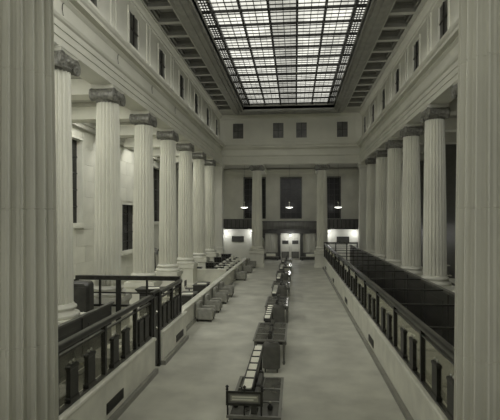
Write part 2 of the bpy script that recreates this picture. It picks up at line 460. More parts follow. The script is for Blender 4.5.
base_m = MB().lathe([(.69, 1.52), (.72, 1.56), (.72, 1.62), (.69, 1.66), (.6, 1.68), (.57, 1.73), (.58, 1.77), (.62, 1.79), (.635, 1.83), (.62, 1.87), (.56, 1.885), (.55, 1.93), (.535, 1.95)], 36).mesh('base_moulding', M['stone'], True)
plin_m = B(-.73, .73, -.73, .73, 1.4, 1.52).mesh('plinth', M['stone'])
cap_m = MB().lathe([(.44, 9.2), (.44, 9.27), (.47, 9.28), (.47, 9.32), (.45, 9.33), (.5, 9.38), (.56, 9.46), (.57, 9.52), (.5, 9.56), (.45, 9.7)], 72, None, lambda a, z: 1+(.07*math.cos(18*a) if 9.36 < z < 9.54 else 0)).mesh('capital', M['capital'], True)
aba_m = MB().rings([[(sx*w, sy*w*1.24, z) for sx, sy in ((-1, -1), (1, -1), (1, 1), (-1, 1))] for w, z in ((.42, 9.68), (.44, 9.7), (.46, 9.74), (.46, 9.76), (.49, 9.79), (.49, ZC))]).mesh('abacus', M['wallstone'])
def bolster(sy):
    T = Matrix.Translation((0, sy*.46, 9.46)) @ Matrix.Rotation(PI/2, 4, 'Y')
    pr = [(.05, -.50), (.06, -.47), (.1, -.455), (.12, -.475), (.15, -.475), (.16, -.45), (.19, -.45), (.21, -.48), (.25, -.48), (.26, -.44), (.23, -.36), (.17, -.15), (.185, -.05)]
    pr = pr+[(r, -z) for r, z in reversed(pr)]
    return MB().lathe(pr, 20, T).mesh('volute', M['capital'], True)
bol_m = [bolster(-1), bolster(1)]
can_m = B(-.455, .455, -.46, .46, 9.56, 9.69).mesh('volute_band', M['capital'])
def column(x, y, rz, label, group, dz=0):
    t = thing('column', label, 'column', (x, y, 0), rz, group)
    put('pedestal', ped_m, t).scale.z = (1.4+dz)/1.4; put('plinth', plin_m, t, (0, 0, dz)); put('base_moulding', base_m, t, (0, 0, dz))
    for m_ in drum_m: put('drum', m_, t, (0, 0, dz))
    c = put('capital', cap_m, t, (0, 0, dz)); c['label'] = 'dark carved scroll capital'
    put('abacus', aba_m, c); put('volute_band', can_m, c)
    for m_ in bol_m: put('volute', m_, c)
    return t
for n in range(0, 7):
    column(XL, CY(n)+(.36 if n == 0 else 0), 0, 'fluted pale stone column, %s from the front in the left colonnade' % ORD[n], 'left colonnade')
for n in range(1, 7):
    column(XR, CY(n), 0, 'fluted pale stone column, %s from the front in the right colonnade' % ORD[n-1], 'right colonnade')
for x, s in ((-3.65, 'left of the dark entrance screen'), (2.55, 'right of the dark entrance screen')):
    column(x, YB, PI/2, 'slender fluted column at the far end standing ' + s, 'far end columns')
for x, s in ((-3.79, 'left'), (2.53, 'right')):
    column(x, 6.1, PI/2, 'huge fluted foreground column cut off by the %s edge of the view' % s, 'entrance columns', -.85)
struct(B(-7.9, 6.9, 5.6, 6.6, ZC-.85, 10.3).build('trim_5', M['plaster']), 'plaster beam over the entrance columns')
# square pilasters in the far corners
for x, s in ((XL, 'left'), (XR, 'right')):
    t = thing('pilaster', 'square pale stone pilaster closing the %s colonnade at the far end' % s, 'pilaster', (x, YB, 0), 0, 'corner pilasters')
    B(-.6, .6, -.6, .6, 0, 1.4).build('pedestal', M['stone'], t)
    MB().rings([[(sx*w, sy*w, z) for sx, sy in ((-1, -1), (1, -1), (1, 1), (-1, 1))] for w, z in ((.6, 1.4), (.6, 1.55), (.54, 1.62), (.56, 1.75), (.5, 1.85), (.47, 9.3))]).build('shaft', M['stone'], t)
    MB().rings([[(sx*w, sy*w, z) for sx, sy in ((-1, -1), (1, -1), (1, 1), (-1, 1))] for w, z in ((.47, 9.3), (.5, 9.4), (.5, 9.55), (.58, 9.65), (.6, 9.7), (.6, ZC))]).build('capital', M['stone'], t)

# unseen troughs added under the fill strips on the cornice ledge
for x, w in ((-6.95, 'left'), (5.97, 'right')):
    t = thing('cornice_lamp', 'long shallow trough added for fill light on the %s cornice' % w, 'lamp', (x, 25.0, 11.70), 0, 'added cornice troughs')
    B(-.14, .14, -19, 19, .0, .03).build('trough', M['plaster'], t)
    for sx in (-1, 1): B(sx*.15-.01, sx*.15+.01, -19, 19, .0, .07).build('trough_side', M['plaster'], t)
# thin wires curling on the frieze over the first left columns
for n in range(4):
    o = MB().tube([(0, 0, .52), (.01, -.1, .45), (.015, -.13, .3), (.015, -.08, .12), (.01, .03, .02)], .012, 6).build('frieze_wire', M['iron'])
    o.location = (XL+.45, CY(n), 10.67); tag(o, 'thin dark curled wire on the frieze above the %s left column' % ORD[n], 'wire', 'frieze wires')

# ------------------------------------------------------------------ low marble partitions
def partition(y0, y1, x_face, s, label, vents=(), group=None, zs=1):
    """low wall running along the hall; s=+1 when its face looks towards +x"""
    t = thing('marble_partition', label, 'partition wall', (x_face, (y0+y1)/2, 0), 0, group); t.scale.z = zs
    h = (y1-y0)/2
    def bx(a, b, z0, z1, e=0): return B(min(-s*a, -s*b), max(-s*a, -s*b), -h+e, h-e, z0, z1)
    bx(-.10, .24, 0, .14).build('skirting', M['marble2'], t)
    bx(0, .23, .14, .97).build('body', M['marble'], t)
    r = [[(-s*a, y, z) for a, z in ((-.035, .97), (-.045, 1.0), (-.035, 1.045), (0, 1.06), (.23, 1.06), (.265, 1.045), (.275, 1.0), (.265, .97))] for y in (-h, h)]
    MB().rings(r if s > 0 else r[::-1]).build('coping', M['marble'], t)
    for v in vents:
        v -= (y0+y1)/2
        o = B(min(s*.001, s*.02), max(s*.001, s*.02), v-.5, v+.5, .26, .5).build('vent_grille', M['iron'], t)
        for k in range(4): B(min(s*.02, s*.03), max(s*.02, s*.03), v-.46, v+.46, .29+.05*k, .31+.05*k).build('vent_slat', M['iron'], o)
        o['label'] = 'dark slotted metal vent'
    return t
FL, FR, FB = -4.15, 2.62, -4.5
partition(6.6, 13.62, FL, 1, 'low marble wall with a vent below the glazed railing at the left, nearest section', (10.5,), 'left low walls')
partition(14.38, 17.62, FL, 1, 'short low marble wall section beyond the dark gate at the left', (16.6,), 'left low walls')
partition(17.68, 22.2, FB, 1, 'low set-back marble wall behind the nearest armchair', (), 'left low walls', .86)
partition(22.26, 28.5, FB, 1, 'low marble wall behind the group of armchairs at the left', (), 'left low walls', .86)
partition(28.56, 37.4, FB, 1, 'low marble wall at the left joined by the low cross wall', (), 'left low walls', .86)
partition(37.46, 44.2, FB, 1, 'low marble wall at the left nearest the far column', (), 'left low walls', .86)
partition(6.6, 43.7, FR, -1, 'long low marble wall under the railing along the right', (16.5, 24.5, 32.5, 40.5))
t = thing('cross_partition', 'low pale marble cross wall in front of the cluttered desks', 'partition wall', (-6.0, 32.55, 0))
B(-2.2, 1.2, -.1, .1, 0, .96).build('body', M['marble'], t)
B(-2.23, 1.2, -.14, .14, .96, 1.05).build('coping', M['marble'], t)

# ------------------------------------------------------------------ glazed railings on the partitions
RZ = 2.28
def railing(name, x, ys, label, plates, cross=None, extra=None):
    t = thing(name, label, 'railing', (x, ys[0], 1.06))
    H = RZ-1.06; L_ = ys[-1]-ys[0]
    MB().rbox(-.085, .085, -.06, L_+.06, H-.07, H+.05, .045, 'y').build('top_rail', M['bronze'], t)
    B(-.05, .05, 0, L_, 0, .05).build('bottom_rail', M['bronze'], t)
    B(-.035, .035, 0, L_, H-.2, H-.16).build('upper_rail', M['bronze'], t)
    pm_ = B(-.05, .05, -.05, .05, .05, H-.06).mesh('post', M['iron'])
    for y in ys: put('post', pm_, t, (0, y-ys[0], 0))
    g, p_, k_ = {}, {}, {}
    for a, b in zip(ys, ys[1:]):
        w = round(b-a-.12, 2)
        if w not in g: g[w] = B(-.006, .006, 0, w, .06, H-.2).mesh('glass_pane', M['glass'])
        put('glass_pane', g[w], t, (0, a-ys[0]+.06, 0))
        for fr in plates:
            c = a+(b-a)*fr-ys[0]
            if 'm' not in p_:
                p_['m'] = MB().rings([[(sx*wx, sy*wy, z) for sx, sy in ((-1, -1), (1, -1), (1, 1), (-1, 1))] for wx, wy, z in ((.06, .19, .05), (.06, .19, .12), (.045, .165, .15), (.045, .165, .66), (.055, .18, .69), (.055, .18, .73), (.03, .12, .76))]).mesh('upright_plate', M['iron'])
                p_['k'] = MB().lathe([(.0, 0), (.02, .0), (.03, .03), (.02, .06), (0.0, .07)], 8, None, None, False).mesh('finial', M['brass'])
            q = put('upright_plate', p_['m'], t, (.0, c, 0))
            put('finial', p_['k'], q, (0, .07, .758)); put('finial', p_['k'], q, (0, -.07, .758))
    if cross:
        for y in cross: B(0, 2.1, y-ys[0]-.025, y-ys[0]+.025, H-.06, H-.01).build('cross_rail', M['bronze'], t)
    return t
railing('railing', -4.27, [6.7, 8.0, 10.15, 12.2, 13.55], 'dark glazed railing on the nearest left low wall', (.3, .66))
railing('railing', -4.27, [14.5, 15.9, 17.14], 'short dark glazed railing beyond the gate on the left low wall', (.3, .68))
railing('railing', 2.74, [7.65+2.76*k for k in range(14)], 'long dark glazed railing with a cross-barred enclosure on the right wall', (.3, .64), [10.41+2.76*k for k in range(13)])
# dark gate in the gap of the left wall
t = thing('gate', 'tall dark panelled gate between two sections of left low wall', 'gate', (-4.27, 14.0, 0))
for y in (-.3, .3): B(-.07, .07, y-.06, y+.06, 0, RZ+.04).build('gate_post', M['iron'], t)
p = B(-.03, .03, -.24, .24, .1, RZ-.1).build('panel', M['wood'], t)
for z in (1.25, 1.75): MB().lathe([(0, .0), (.05, .0), (.05, .02), (.03, .05), (0, .06)], 10, Matrix.Translation((.03, 0, z)) @ Matrix.Rotation(PI/2, 4, 'Y'), None, False).build('knob', M['brass'], p)
B(-.06, .06, -.36, .36, RZ+.04, RZ+.12).build('head_rail', M['bronze'], t)
# open rail screen across the left enclosure
t = thing('rail_screen', 'dark open rail screen crossing in front of the second left column', 'screen', (-4.4, 17.34, 0))
B(-4.0, .06, -.09, .09, RZ-.02, RZ+.14).build('head_beam', M['bronze'], t)
B(-4.0, 0, -.02, .02, 1.74, 1.79).build('rail', M['iron'], t)
B(-4.0, 0, -.03, .03, 1.24, 1.32).build('rail', M['iron'], t)
for x, w in ((-4.0, .08), (-3.05, .03), (-2.32, .09), (-1.2, .03), (-.05, .06)):
    B(x-w, x+w, -.05, .05, 0, RZ-.02).build('post', M['iron'], t)
# end of the right enclosure and its inner screen
t = thing('end_screen', 'dark open screen closing the far end of the right enclosure', 'screen', (2.74, 43.85, 0))
B(-.1, 3.0, -.08, .08, RZ, RZ+.14).build('head_beam', M['bronze'], t)
for x in (-.04, 1.0, 2.0, 2.95): B(x-.05, x+.05, -.04, .04, 0, RZ).build('post', M['iron'], t)
t = thing('inner_screen', 'dark wooden panelled screen along the inner side of the right enclosure', 'screen', (5.03, 7.65, 0))
B(-.07, .07, 0, 36.1, 2.12, 2.22).build('cap_rail', M['wood2'], t)
for k in range(13):
    y = 2.776*k
    p = B(-.02, .02, y+.06, y+2.72, .12, 2.12).build('panel', M['wood'], t)
    B(-.05, .05, y-.06, y+.06, 0, 2.12).build('post', M['wood'], t)
    B(-.035, -.02, y+.5, y+2.2, .5, 1.8).build('raised_field', M['wood'], p)
B(-.04, .04, 0, 36.1, 0, .12).build('plinth', M['wood'], t)

# ------------------------------------------------------------------ furniture makers
def desk(x, y, rz, label, group, mt='wood3', lamp=None, papers=3):
    t = thing('office_desk', label, 'desk', (x, y, 0), rz, group)
    MB().rbox(-.78, .78, -.4, .4, .72, .77, .03).build('desk_top', M[mt], t)
    for sx in (-1, 1):
        p = B(sx*.53-.21, sx*.53+.21, -.36, .36, .04, .72).build('pedestal', M[mt], t)
        for k in range(3):
            d = B(sx*.53-.18, sx*.53+.18, -.38, -.36, .1+.2*k, .27+.2*k).build('drawer', M[mt], p)
    B(-.32, .32, .3, .33, .25, .72).build('modesty_panel', M[mt], t)
    return t
def swivel(x, y, rz, label, group):
    t = thing('swivel_chair', label, 'chair', (x, y, 0), rz, group)
    MB().rbox(-.23, .23, -.22, .22, .43, .48, .08).build('seat', M['leather'], t)
    b = MB().rbox(-.22, .22, .2, .25, .6, .95, .06, 'y').build('backrest', M['leather'], t)
    for sx in (-1, 1): MB().tube([(sx*.17, .18, .45), (sx*.17, .23, .6), (sx*.17, .23, .8)], .018, 6).build('back_support', M['wood'], t)
    MB().tube([(0, 0, .1), (0, 0, .43)], .03, 8).build('stem', M['iron'], t)
    for k in range(4):
        a = PI/4+PI/2*k; MB().tube([(0, 0, .12), (.26*math.cos(a), .26*math.sin(a), .03)], .025, 6).build('leg', M['wood'], t)
    return t
PC = [0]
def paper(x, y, z, rz, w, d, hh, label):
    o = MB().box(-w/2, w/2, -d/2, d/2, 0, hh).build('paper_stack', M['paper']); o.location = (x, y, z); o.rotation_euler = (0, 0, rz)
    return tag(o, label, 'paper', 'papers')
def desk_lamp(x, y, z, label):
    t = thing('desk_lamp', label, 'lamp', (x, y, z), 0, 'desk lamps')
    MB().lathe([(.09, 0), (.09, .02), (.02, .04), (.015, .06)], 14).build('base', M['iron'], t)
    MB().tube([(0, 0, .05), (0, 0, .38)], .012, 6).build('stem', M['iron'], t)
    MB().lathe([(.15, .30), (.17, .31), (.12, .40), (.05, .44), (.03, .45)], 16).build('lamp_shade', M['frost'], t)
    return t

# ------------------------------------------------------------------ left enclosure
DG = 'desks behind the left low wall'
desk(-5.4, 9.6, PI/2, 'dark office desk just behind the nearest glazed railing at the left', DG)
desk(-5.4, 13.2, PI/2, 'dark office desk behind the left railing beside the gate', DG)
swivel(-6.12, 9.6, PI/2, 'leather swivel chair at the desk behind the nearest left railing', 'swivel chairs')
swivel(-6.12, 13.2, PI/2, 'leather swivel chair at the desk beside the gate', 'swivel chairs')
paper(-5.4, 9.3, .77, .2, .5, .36, .03, 'white papers on the desk behind the nearest left railing')
paper(-5.4, 13.5, .77, -.3, .5, .36, .03, 'white papers on the desk beside the left gate')
t = thing('inner_screen', 'dark wooden panelled screen in front of the nearest left column', 'screen', (-6.58, 7.0, 0)); t.scale.z = .8
B(-.07, .07, 0, 9.4, 1.92, 2.0).build('cap_rail', M['wood2'], t)
for k in range(4):
    y = 2.32*k
    p = B(-.02, .02, y+.06, y+2.3, .12, 1.92).build('panel', M['wood'], t)
    B(-.05, .05, y-.06, y+.06, 0, 1.92).build('post', M['wood'], t)
    B(.02, .035, y+.4, y+1.95, .5, 1.6).build('raised_field', M['wood'], p)
B(-.04, .04, 0, 9.4, 0, .12).build('plinth', M['wood'], t)
# tall cupboard with a rounded shoulder by the rail screen
t = thing('cupboard', 'tall dark cupboard with rounded shoulder beside the rail screen', 'cupboard', (-7.75, 16.6, 0))
MB().rbox(-.5, .3, -.26, .26, .06, 2.3, .16, 'y').build('body', M['wood'], t)
d = B(-.4, .2, -.285, -.26, .3, 2.1).build('door', M['wood'], t)
MB().lathe([(0, 0), (.03, 0), (.03, .03), (0, .04)], 8, Matrix.Translation((.12, -.285, 1.2)) @ Matrix.Rotation(PI/2, 4, 'X'), None, False).build('knob', M['brass'], d)
B(-.46, .26, -.24, .24, 0, .06).build('plinth', M['wood'], t)
# flared-top cabinet behind the screen
t = thing('filing_cabinet', 'dark cabinet with overhanging flared top behind the rail screen', 'cabinet', (-6.0, 19.0, 0))
B(-.36, .36, -.3, .3, 0, 1.5).build('body', M['wood'], t)
MB().rings([[(sx*w, sy*d, z) for sx, sy in ((-1, -1), (1, -1), (1, 1), (-1, 1))] for w, d, z in ((.36, .3, 1.5), (.5, .42, 1.68), (.52, .44, 1.72))]).build('flared_top', M['wood'], t)
for k in range(4): B(-.31, .31, -.325, -.3, .1+.34*k, .4+.34*k).build('drawer', M['wood3'], t)
paper(-5.85, 18.9, 1.72, .4, .5, .3, .02, 'white papers on the flared-top cabinet')
# desks between the rail screen and the cross wall
for k, (x, y, w) in enumerate(((-5.5, 20.3, 'behind the nearest armchair'), (-5.5, 23.6, 'behind the middle armchairs'), (-5.5, 27.3, 'behind the last armchair of the group'))):
    desk(x, y, PI/2, 'dark office desk %s' % w, DG, 'wood')
    swivel(x-.75, y, PI/2, 'leather swivel chair at the desk %s' % w, 'swivel chairs')
    paper(x+.05, y-.2, .77, .1*k, .55, .4, .03, 'white papers on the desk %s' % w)
# crowded desks beyond the cross wall
for k in range(6):
    x, y, w = -5.72, 33.5+1.8*k, ORD[k]
    desk(x, y, 0, 'dark crowded desk, %s beyond the low cross wall' % w, DG, 'wood')
    swivel(x+(.35 if k % 2 else -.3), y+.78, .3*(k % 3-1), 'leather swivel chair behind the %s desk beyond the cross wall' % w, 'swivel chairs')
    paper(x-.05, y-.2, .77, .06*k, .5, .34, .05, 'loose white papers on the %s desk beyond the cross wall' % w)
    paper(x+.55, y-.1, .77, -.2*k, .28, .36, .22, 'tall stack of white papers on the %s desk beyond the cross wall' % w)
    desk_lamp(x+.06, y+.2, .77, 'small lamp with pale shade on the %s desk beyond the cross wall' % w)
    t = thing('pigeonhole_rack', 'dark pigeonhole rack standing on the %s desk beyond the cross wall' % w, 'rack', (x-.45, y+.2, .77), 0, 'pigeonhole racks')
    holed(-.3, .3, 0, .62, [(-.27+.19*a, -.11+.19*a, .03+.2*b, .2+.2*b) for a in range(3) for b in range(3) if -.11+.19*a < .3], -.24, lambda u, v, w_: (u, w_+.12, v)).build('case', M['wood'], t)
    B(-.29, .29, .12, .135, .01, .61).build('back_board', M['wood'], t)
    B(-.33, .33, -.14, .14, .62, .65).build('top_board', M['wood3'], t)
    t.scale.z = (1, .7, 1.15, .8, 1.1, .9)[k]; t.location.x += (0, .0, -.02, .0, -.02, 0)[k]
    m_ = thing('telephone', 'black candlestick telephone on the %s desk beyond the cross wall' % w, 'telephone', (x+.36, y+.27, .77), 0, 'telephones')
    MB().lathe([(.07, 0), (.07, .02), (.02, .05), (.018, .26), (.03, .28)], 12).build('stand', M['iron'], m_)
    MB().lathe([(.02, 0), (.03, .06), (.05, .1)], 10, Matrix.Translation((0, -.02, .27)) @ Matrix.Rotation(PI/2, 4, 'X')).build('mouthpiece', M['iron'], m_)
    MB().tube([(.05, 0, .12), (.05, 0, .26)], .02, 8).build('receiver', M['iron'], m_)
for k in range(3):
    y = 33.81+4.464*k
    swivel(-7.1, y-.5, PI/2, 'leather visitor chair between the columns, %s beyond the cross wall' % ORD[k], 'swivel chairs')
    t = thing('typewriter_stand', 'small dark stand with machine between columns, %s beyond the cross wall' % ORD[k], 'stand', (-7.1, y+.45, 0), .2*k, 'machine stands')
    B(-.3, .3, -.25, .25, .7, .74).build('stand_top', M['wood'], t)
    for sx in (-1, 1):
        for sy in (-1, 1): B(sx*.27-.02, sx*.27+.02, sy*.22-.02, sy*.22+.02, 0, .7).build('leg', M['iron'], t)
    m_ = MB().rings([[(sx*w, sy*d, z) for sx, sy in ((-1, -1), (1, -1), (1, 1), (-1, 1))] for w, d, z in ((.2, .2, .74), (.2, .2, .82), (.17, .1, .98))]).build('machine', M['iron'], t)
    MB().tube([(-.26, .02, 1.0), (.26, .02, 1.0)], .03, 8).build('roller', M['iron'], m_)
# leafy palm between the columns
t = thing('potted_palm', 'dark leafy potted palm standing between the left columns', 'plant', (-9.35, 30.6, 0))
MB().lathe([(.22, 0), (.3, .45), (.33, .5), (.33, .55), (.28, .55), (.26, .5)], 18, None, None, True).build('pot', M['iron'], t)
MB().tube([(0, 0, .5), (.03, .02, 1.3), (0, 0, 2.4)], [.06, .05, .04], 8).build('trunk', M['wood2'], t)
for k in range(16):
    a = k*2.4; pts_l = []; pts_r = []; r0 = 1.0+.2*(k % 3); up = .9+.35*((k*7) % 4)/3
    for i in range(8):
        u = i/7; x = r0*u; z = 2.35+up*u-1.5*u*u*(.8+.1*(k % 3)); w = .13*math.sin(PI*min(1, u*.9+.1))+.005
        for s, L_ in ((1, pts_l), (-1, pts_r)):
            L_.append((x*math.cos(a)-s*w*math.sin(a), x*math.sin(a)+s*w*math.cos(a), z-.04))
    mid = [(x, y, z+.05) for (x, y, z) in [tuple((Vector(p)+Vector(q))/2) for p, q in zip(pts_l, pts_r)]]
    MB().rings([pts_l, mid, pts_r], False, False, False).build('frond', M['leaf'], t)

# ------------------------------------------------------------------ armchairs along the left wall
def armchair(label):
    t = thing('armchair', label, 'armchair', (0, 0, 0), 0, 'armchairs along the left low wall')
    MB().rbox(-.3, .3, -.34, .3, .1, .36, .05).build('seat_base', M['fabric'], t)
    MB().rbox(-.27, .27, -.38, .2, .36, .48, .06).build('seat_cushion', M['fabric'], t)
    MB().rbox(-.38, .38, .22, .4, .12, .86, .08, 'y').build('backrest', M['fabric'], t)
    for sx in (-1, 1):
        MB().rbox(min(sx*.28, sx*.42), max(sx*.28, sx*.42), -.38, .3, .1, .62, .06, 'y').build('arm', M['fabric'], t)
    for sx in (-1, 1):
        for sy in (-.3, .3): MB().lathe([(.025, 0), (.035, .1)], 8, Matrix.Translation((sx*.33, sy, 0))).build('leg', M['wood'], t)
    return t
ch_spots = [(20.9, 'nearest of the row'), (22.9, 'second from the front'), (25.3, 'third from the front'), (27.5, 'last before the cross wall'), (34.9, 'first beyond the cross wall'), (39.6, 'second beyond the cross wall'), (43.6, 'nearest the far left column')]
a0 = None
for y, w in ch_spots:
    lab = 'boxy grey upholstered armchair against the left low wall, ' + w
    if a0 is None: a0 = armchair(lab); a0.location = (-4.02, y, 0); a0.rotation_euler = (0, 0, PI/2)
    else: copy_tree(a0, (-4.02, y, 0), PI/2, lab)

# ------------------------------------------------------------------ writing desks down the middle
TX = -.8
def writing_table(y0, y1, label):
    t = thing('writing_table', label, 'table', (TX, (y0+y1)/2, 0), 0, 'writing tables down the middle')
    h = (y1-y0)/2; W = .53
    cells = []
    ys = [-h+.06+(2*h-.06)*k/3 for k in range(4)]
    for k in range(3):
        for a, b in ((-W+.06, -.09), (.09, W-.06)): cells.append((a, b, ys[k], ys[k+1]-.06))
    holed(-W, W, -h, h, cells, -.05, lambda u, v, w: (u, v, .78+w)).build('top_frame', M['oak'], t)
    for (a, b, c, d) in cells: B(a, b, c, d, .74, .765).build('glass_panel', M['deskglass'], t)
    sp = MB().rings([[(sx*w, sy*(h-.1), z) for sx, sy in ((-1, -1), (1, -1), (1, 1), (-1, 1))] for w, z in ((.06, .78), (.06, .92), (.03, .97))]).build('spine', M['wood'], t)
    for k in (-1, 0, 1): MB().lathe([(.07, .78), (.08, .84), (.05, .9), (.055, .98), (.035, 1.0)], 12, Matrix.Translation((0, k*(h-.25), 0))).build('inkstand', M['iron'], sp)
    B(-W+.05, W-.05, -h+.08, -h+.11, .62, .73).build('apron', M['wood'], t); B(-W+.05, W-.05, h-.11, h-.08, .62, .73).build('apron', M['wood'], t)
    for sx in (-1, 1):
        for sy in (-1, 1): MB().lathe([(.03, 0), (.045, .06), (.03, .12), (.045, .5), (.05, .62), (.05, .73)], 10, Matrix.Translation((sx*(W-.08), sy*(h-.1), 0))).build('leg', M['wood2'], t)
    return t
TY = [(9.0, 11.3), (14.7, 17.2), (20.45, 23.0), (26.2, 28.8), (31.95, 34.5), (37.7, 40.2), (43.4, 45.6)]
for (y0, y1), w in zip(TY, ('with a framed notice, nearest', 'second from the front', 'third from the front', 'fourth from the front', 'fifth from the front', 'sixth from the front', 'farthest, close to the entrance screen')):
    writing_table(y0, y1, 'long glass-topped writing table in the middle of the floor, ' + w)
def form_rack(y0, y1, z, label, legs):
    t = thing('form_rack', label, 'rack', (-1.03, (y0+y1)/2, 0), 0, 'form racks between the writing tables')
    h = (y1-y0)/2
    b = MB().rings([[(x, y, zz) for x, y in ((-.13, -h), (.13, -h), (.13, h), (-.13, h))] for zz in (z-.13, z-.02)]).build('tray', M['wood'], t)
    for sx in (-1, 1): B(sx*.115-.015, sx*.115+.015, -h, h, z-.02, z+.03).build('side_lip', M['wood'], t)
    n = 6
    for k in range(n):
        a = -h+.04+(2*h-.08)*k/n; e = a+(2*h-.08)/n-.05
        if k: B(-.1, .1, a-.05, a, z-.02, z+.05).build('divider', M['iron'], t)
        MB().add([(-.1, a, z-.02), (.1, a, z-.02), (.1, e, z-.02), (-.1, e, z-.02), (-.1, a, z+.005), (.1, a, z+.005), (.1, e, z+.03), (-.1, e, z+.03)],
                 [(3, 2, 1, 0), (4, 5, 6, 7), (0, 1, 5, 4), (1, 2, 6, 5), (2, 3, 7, 6), (3, 0, 4, 7)]).build('form_pad', M['paper'], t)
    for y in legs: B(-.1, .1, y*h-.03, y*h+.03, 0, z-.13).build('leg', M['iron'], t)
    return t
RN = ['nearest, reaching over the notice table', 'second from the front', 'third from the front', 'fourth from the front', 'fifth from the front', 'farthest']
form_rack(10.0, 13.4, .95, 'narrow rack of white form pads between writing tables, ' + RN[0], (.9, .0+.45))
for k in range(1, 6):
    y0 = TY[k][1]+.12; form_rack(y0, y0+2.55, .92, 'narrow rack of white form pads between writing tables, ' + RN[k], (-.9, .9))
# solid-backed chairs facing the tables
def tub_chair(label):
    t = thing('tub_chair', label, 'chair', (0, 0, 0), 0, 'chairs at the writing tables')
    rs = []
    for z, e in ((.12, 0), (.2, 0), (.55, .0), (.78, .01), (.87, .05), (.9, .11)):
        ring = []
        for k in range(13):
            a = PI+PI*k/12; ring.append(((.27-e)*math.cos(a), -.02+(.2)*math.sin(a)*1.0+(0 if z < .8 else .02), z))
        for k in range(13):
            a = 2*PI-PI*k/12; ring.append(((.21-e)*math.cos(a), -.02+.14*math.sin(a)+(0 if z < .8 else .02), z))
        rs.append(ring)
    MB().rings(rs).build('backrest', M['leather'], t, smooth=False)
    MB().rbox(-.22, .22, -.14, .34, .3, .46, .06).build('seat', M['leather'], t)
    for sx in (-1, 1):
        for sy in (-.1, .28): MB().lathe([(.02, 0), (.028, .3)], 8, Matrix.Translation((sx*.18, sy, 0))).build('leg', M['wood'], t)
    return t
c0 = None
for y, w in ((14.1, 'second'), (20.2, 'third'), (26.1, 'fourth'), (31.7, 'fifth')):
    lab = 'dark leather chair with rounded solid back at the %s writing table' % w
    if c0 is None: c0 = tub_chair(lab); c0.location = (-.71, y, 0)
    else: copy_tree(c0, (-.71, y, 0), 0, lab)
# framed notice on the nearest table
t = thing('table_sign', 'framed notice board with corner finials standing on the nearest writing table', 'sign', (-.98, 9.05, .78))
B(-.35, .35, -.015, .015, .2, .46).build('board', M['oak'], t)
holed(-.36, .36, .19, .47, [(-.31, .31, .235, .425)], .02, lambda u, v, w: (u, -.035+w, v)).build('frame', M['bronze'], t)
pl = B(-.27, .27, -.022, -.015, .27, .39).build('nameplate', M['brass'], t)
for j, z in enumerate((.345, .295)):
    B(-.24, .24-.06*j, -.026, -.022, z, z+.025).build('worn_lettering', M['paper'], pl)
for x in (-.33, 0, .33): MB().tube([(x, 0, 0), (x, 0, .2)], .018, 8).build('post', M['iron'], t)
for x in (-.34, 0, .34): MB().lathe([(.015, .46), (.03, .49), (.02, .52), (.035, .55), (0.005, .58)], 10, Matrix.Translation((x, 0, 0))).build('finial', M['iron'], t)
for k, (x, y) in enumerate(((-1.2, 9.45), (-.98, 9.5), (-.5, 9.4))):
    t = thing('ink_bottle', 'small dark ink bottle on the nearest writing table, %s from the left' % ORD[k], 'bottle', (x, y, .78), 0, 'ink bottles')
    MB().lathe([(.05, 0), (.055, .05), (.04, .08), (.02, .09), (.02, .11)], 12).build('bottle_body', M['iron'], t)
    MB().lathe([(.024, .11), (.026, .14), (.015, .15)], 10).build('stopper', M['brass'], t)

# ------------------------------------------------------------------ right enclosure counters
for k in range(9):
    y = 9.0+2.76*k
    t = thing('teller_counter', 'dark wooden counter inside the right enclosure, %s from the front' % (ORD+['ninth'])[k], 'counter', (3.45, y, 0), 0, 'counters behind the right railing')
    b = B(-.3, .3, -1.2, 1.2, .06, .98).build('body', M['wood'], t)
    MB().rbox(-.36, .36, -1.25, 1.25, .98, 1.03, .02).build('counter_top', M['wood3'], t)
    for j in range(3): B(.3, .32, -1.1+.75*j, -.45+.75*j, .55, .9).build('drawer', M['wood3'], t)
    if k % 2 == 0: paper(3.45, y+.3, 1.03, .2, .3, .4, .03, 'white ledger paper on the %s counter of the right enclosure' % (ORD+['ninth'])[k])
    if k < 6:
        s_ = thing('stool', 'dark round stool behind the %s counter of the right enclosure' % ORD[k], 'stool', (4.35, y, 0), 0, 'stools behind the right counters')
        MB().lathe([(.17, .62), (.19, .64), (.19, .68), (.16, .7)], 16).build('seat', M['leather'], s_)
        for j in range(4):
            a = PI/4+PI/2*j; MB().tube([(.1*math.cos(a), .1*math.sin(a), .62), (.2*math.cos(a), .2*math.sin(a), .03)], .016, 6).build('leg', M['wood2'], s_)
# long pale-topped counters in the dim right aisle
for k, y in enumerate((19, 25.5, 32)):
    t = thing('aisle_counter', 'long pale-topped counter in the dim right aisle, %s from the front' % ORD[k], 'counter', (9.0, y, 0), 0, 'right aisle counters')
    B(-.4, .4, -2.4, 2.4, 0, 1.1).build('body', M['wood2'], t)
    B(-.48, .48, -2.5, 2.5, 1.1, 1.16).build('counter_top', M['frost'], t)
    B(.3, .36, -2.4, 2.4, 1.16, 1.7).build('back_screen', M['wood2'], t)
    B(.24, .42, -2.4, 2.4, 1.7, 1.75).build('shelf', M['frost'], t)

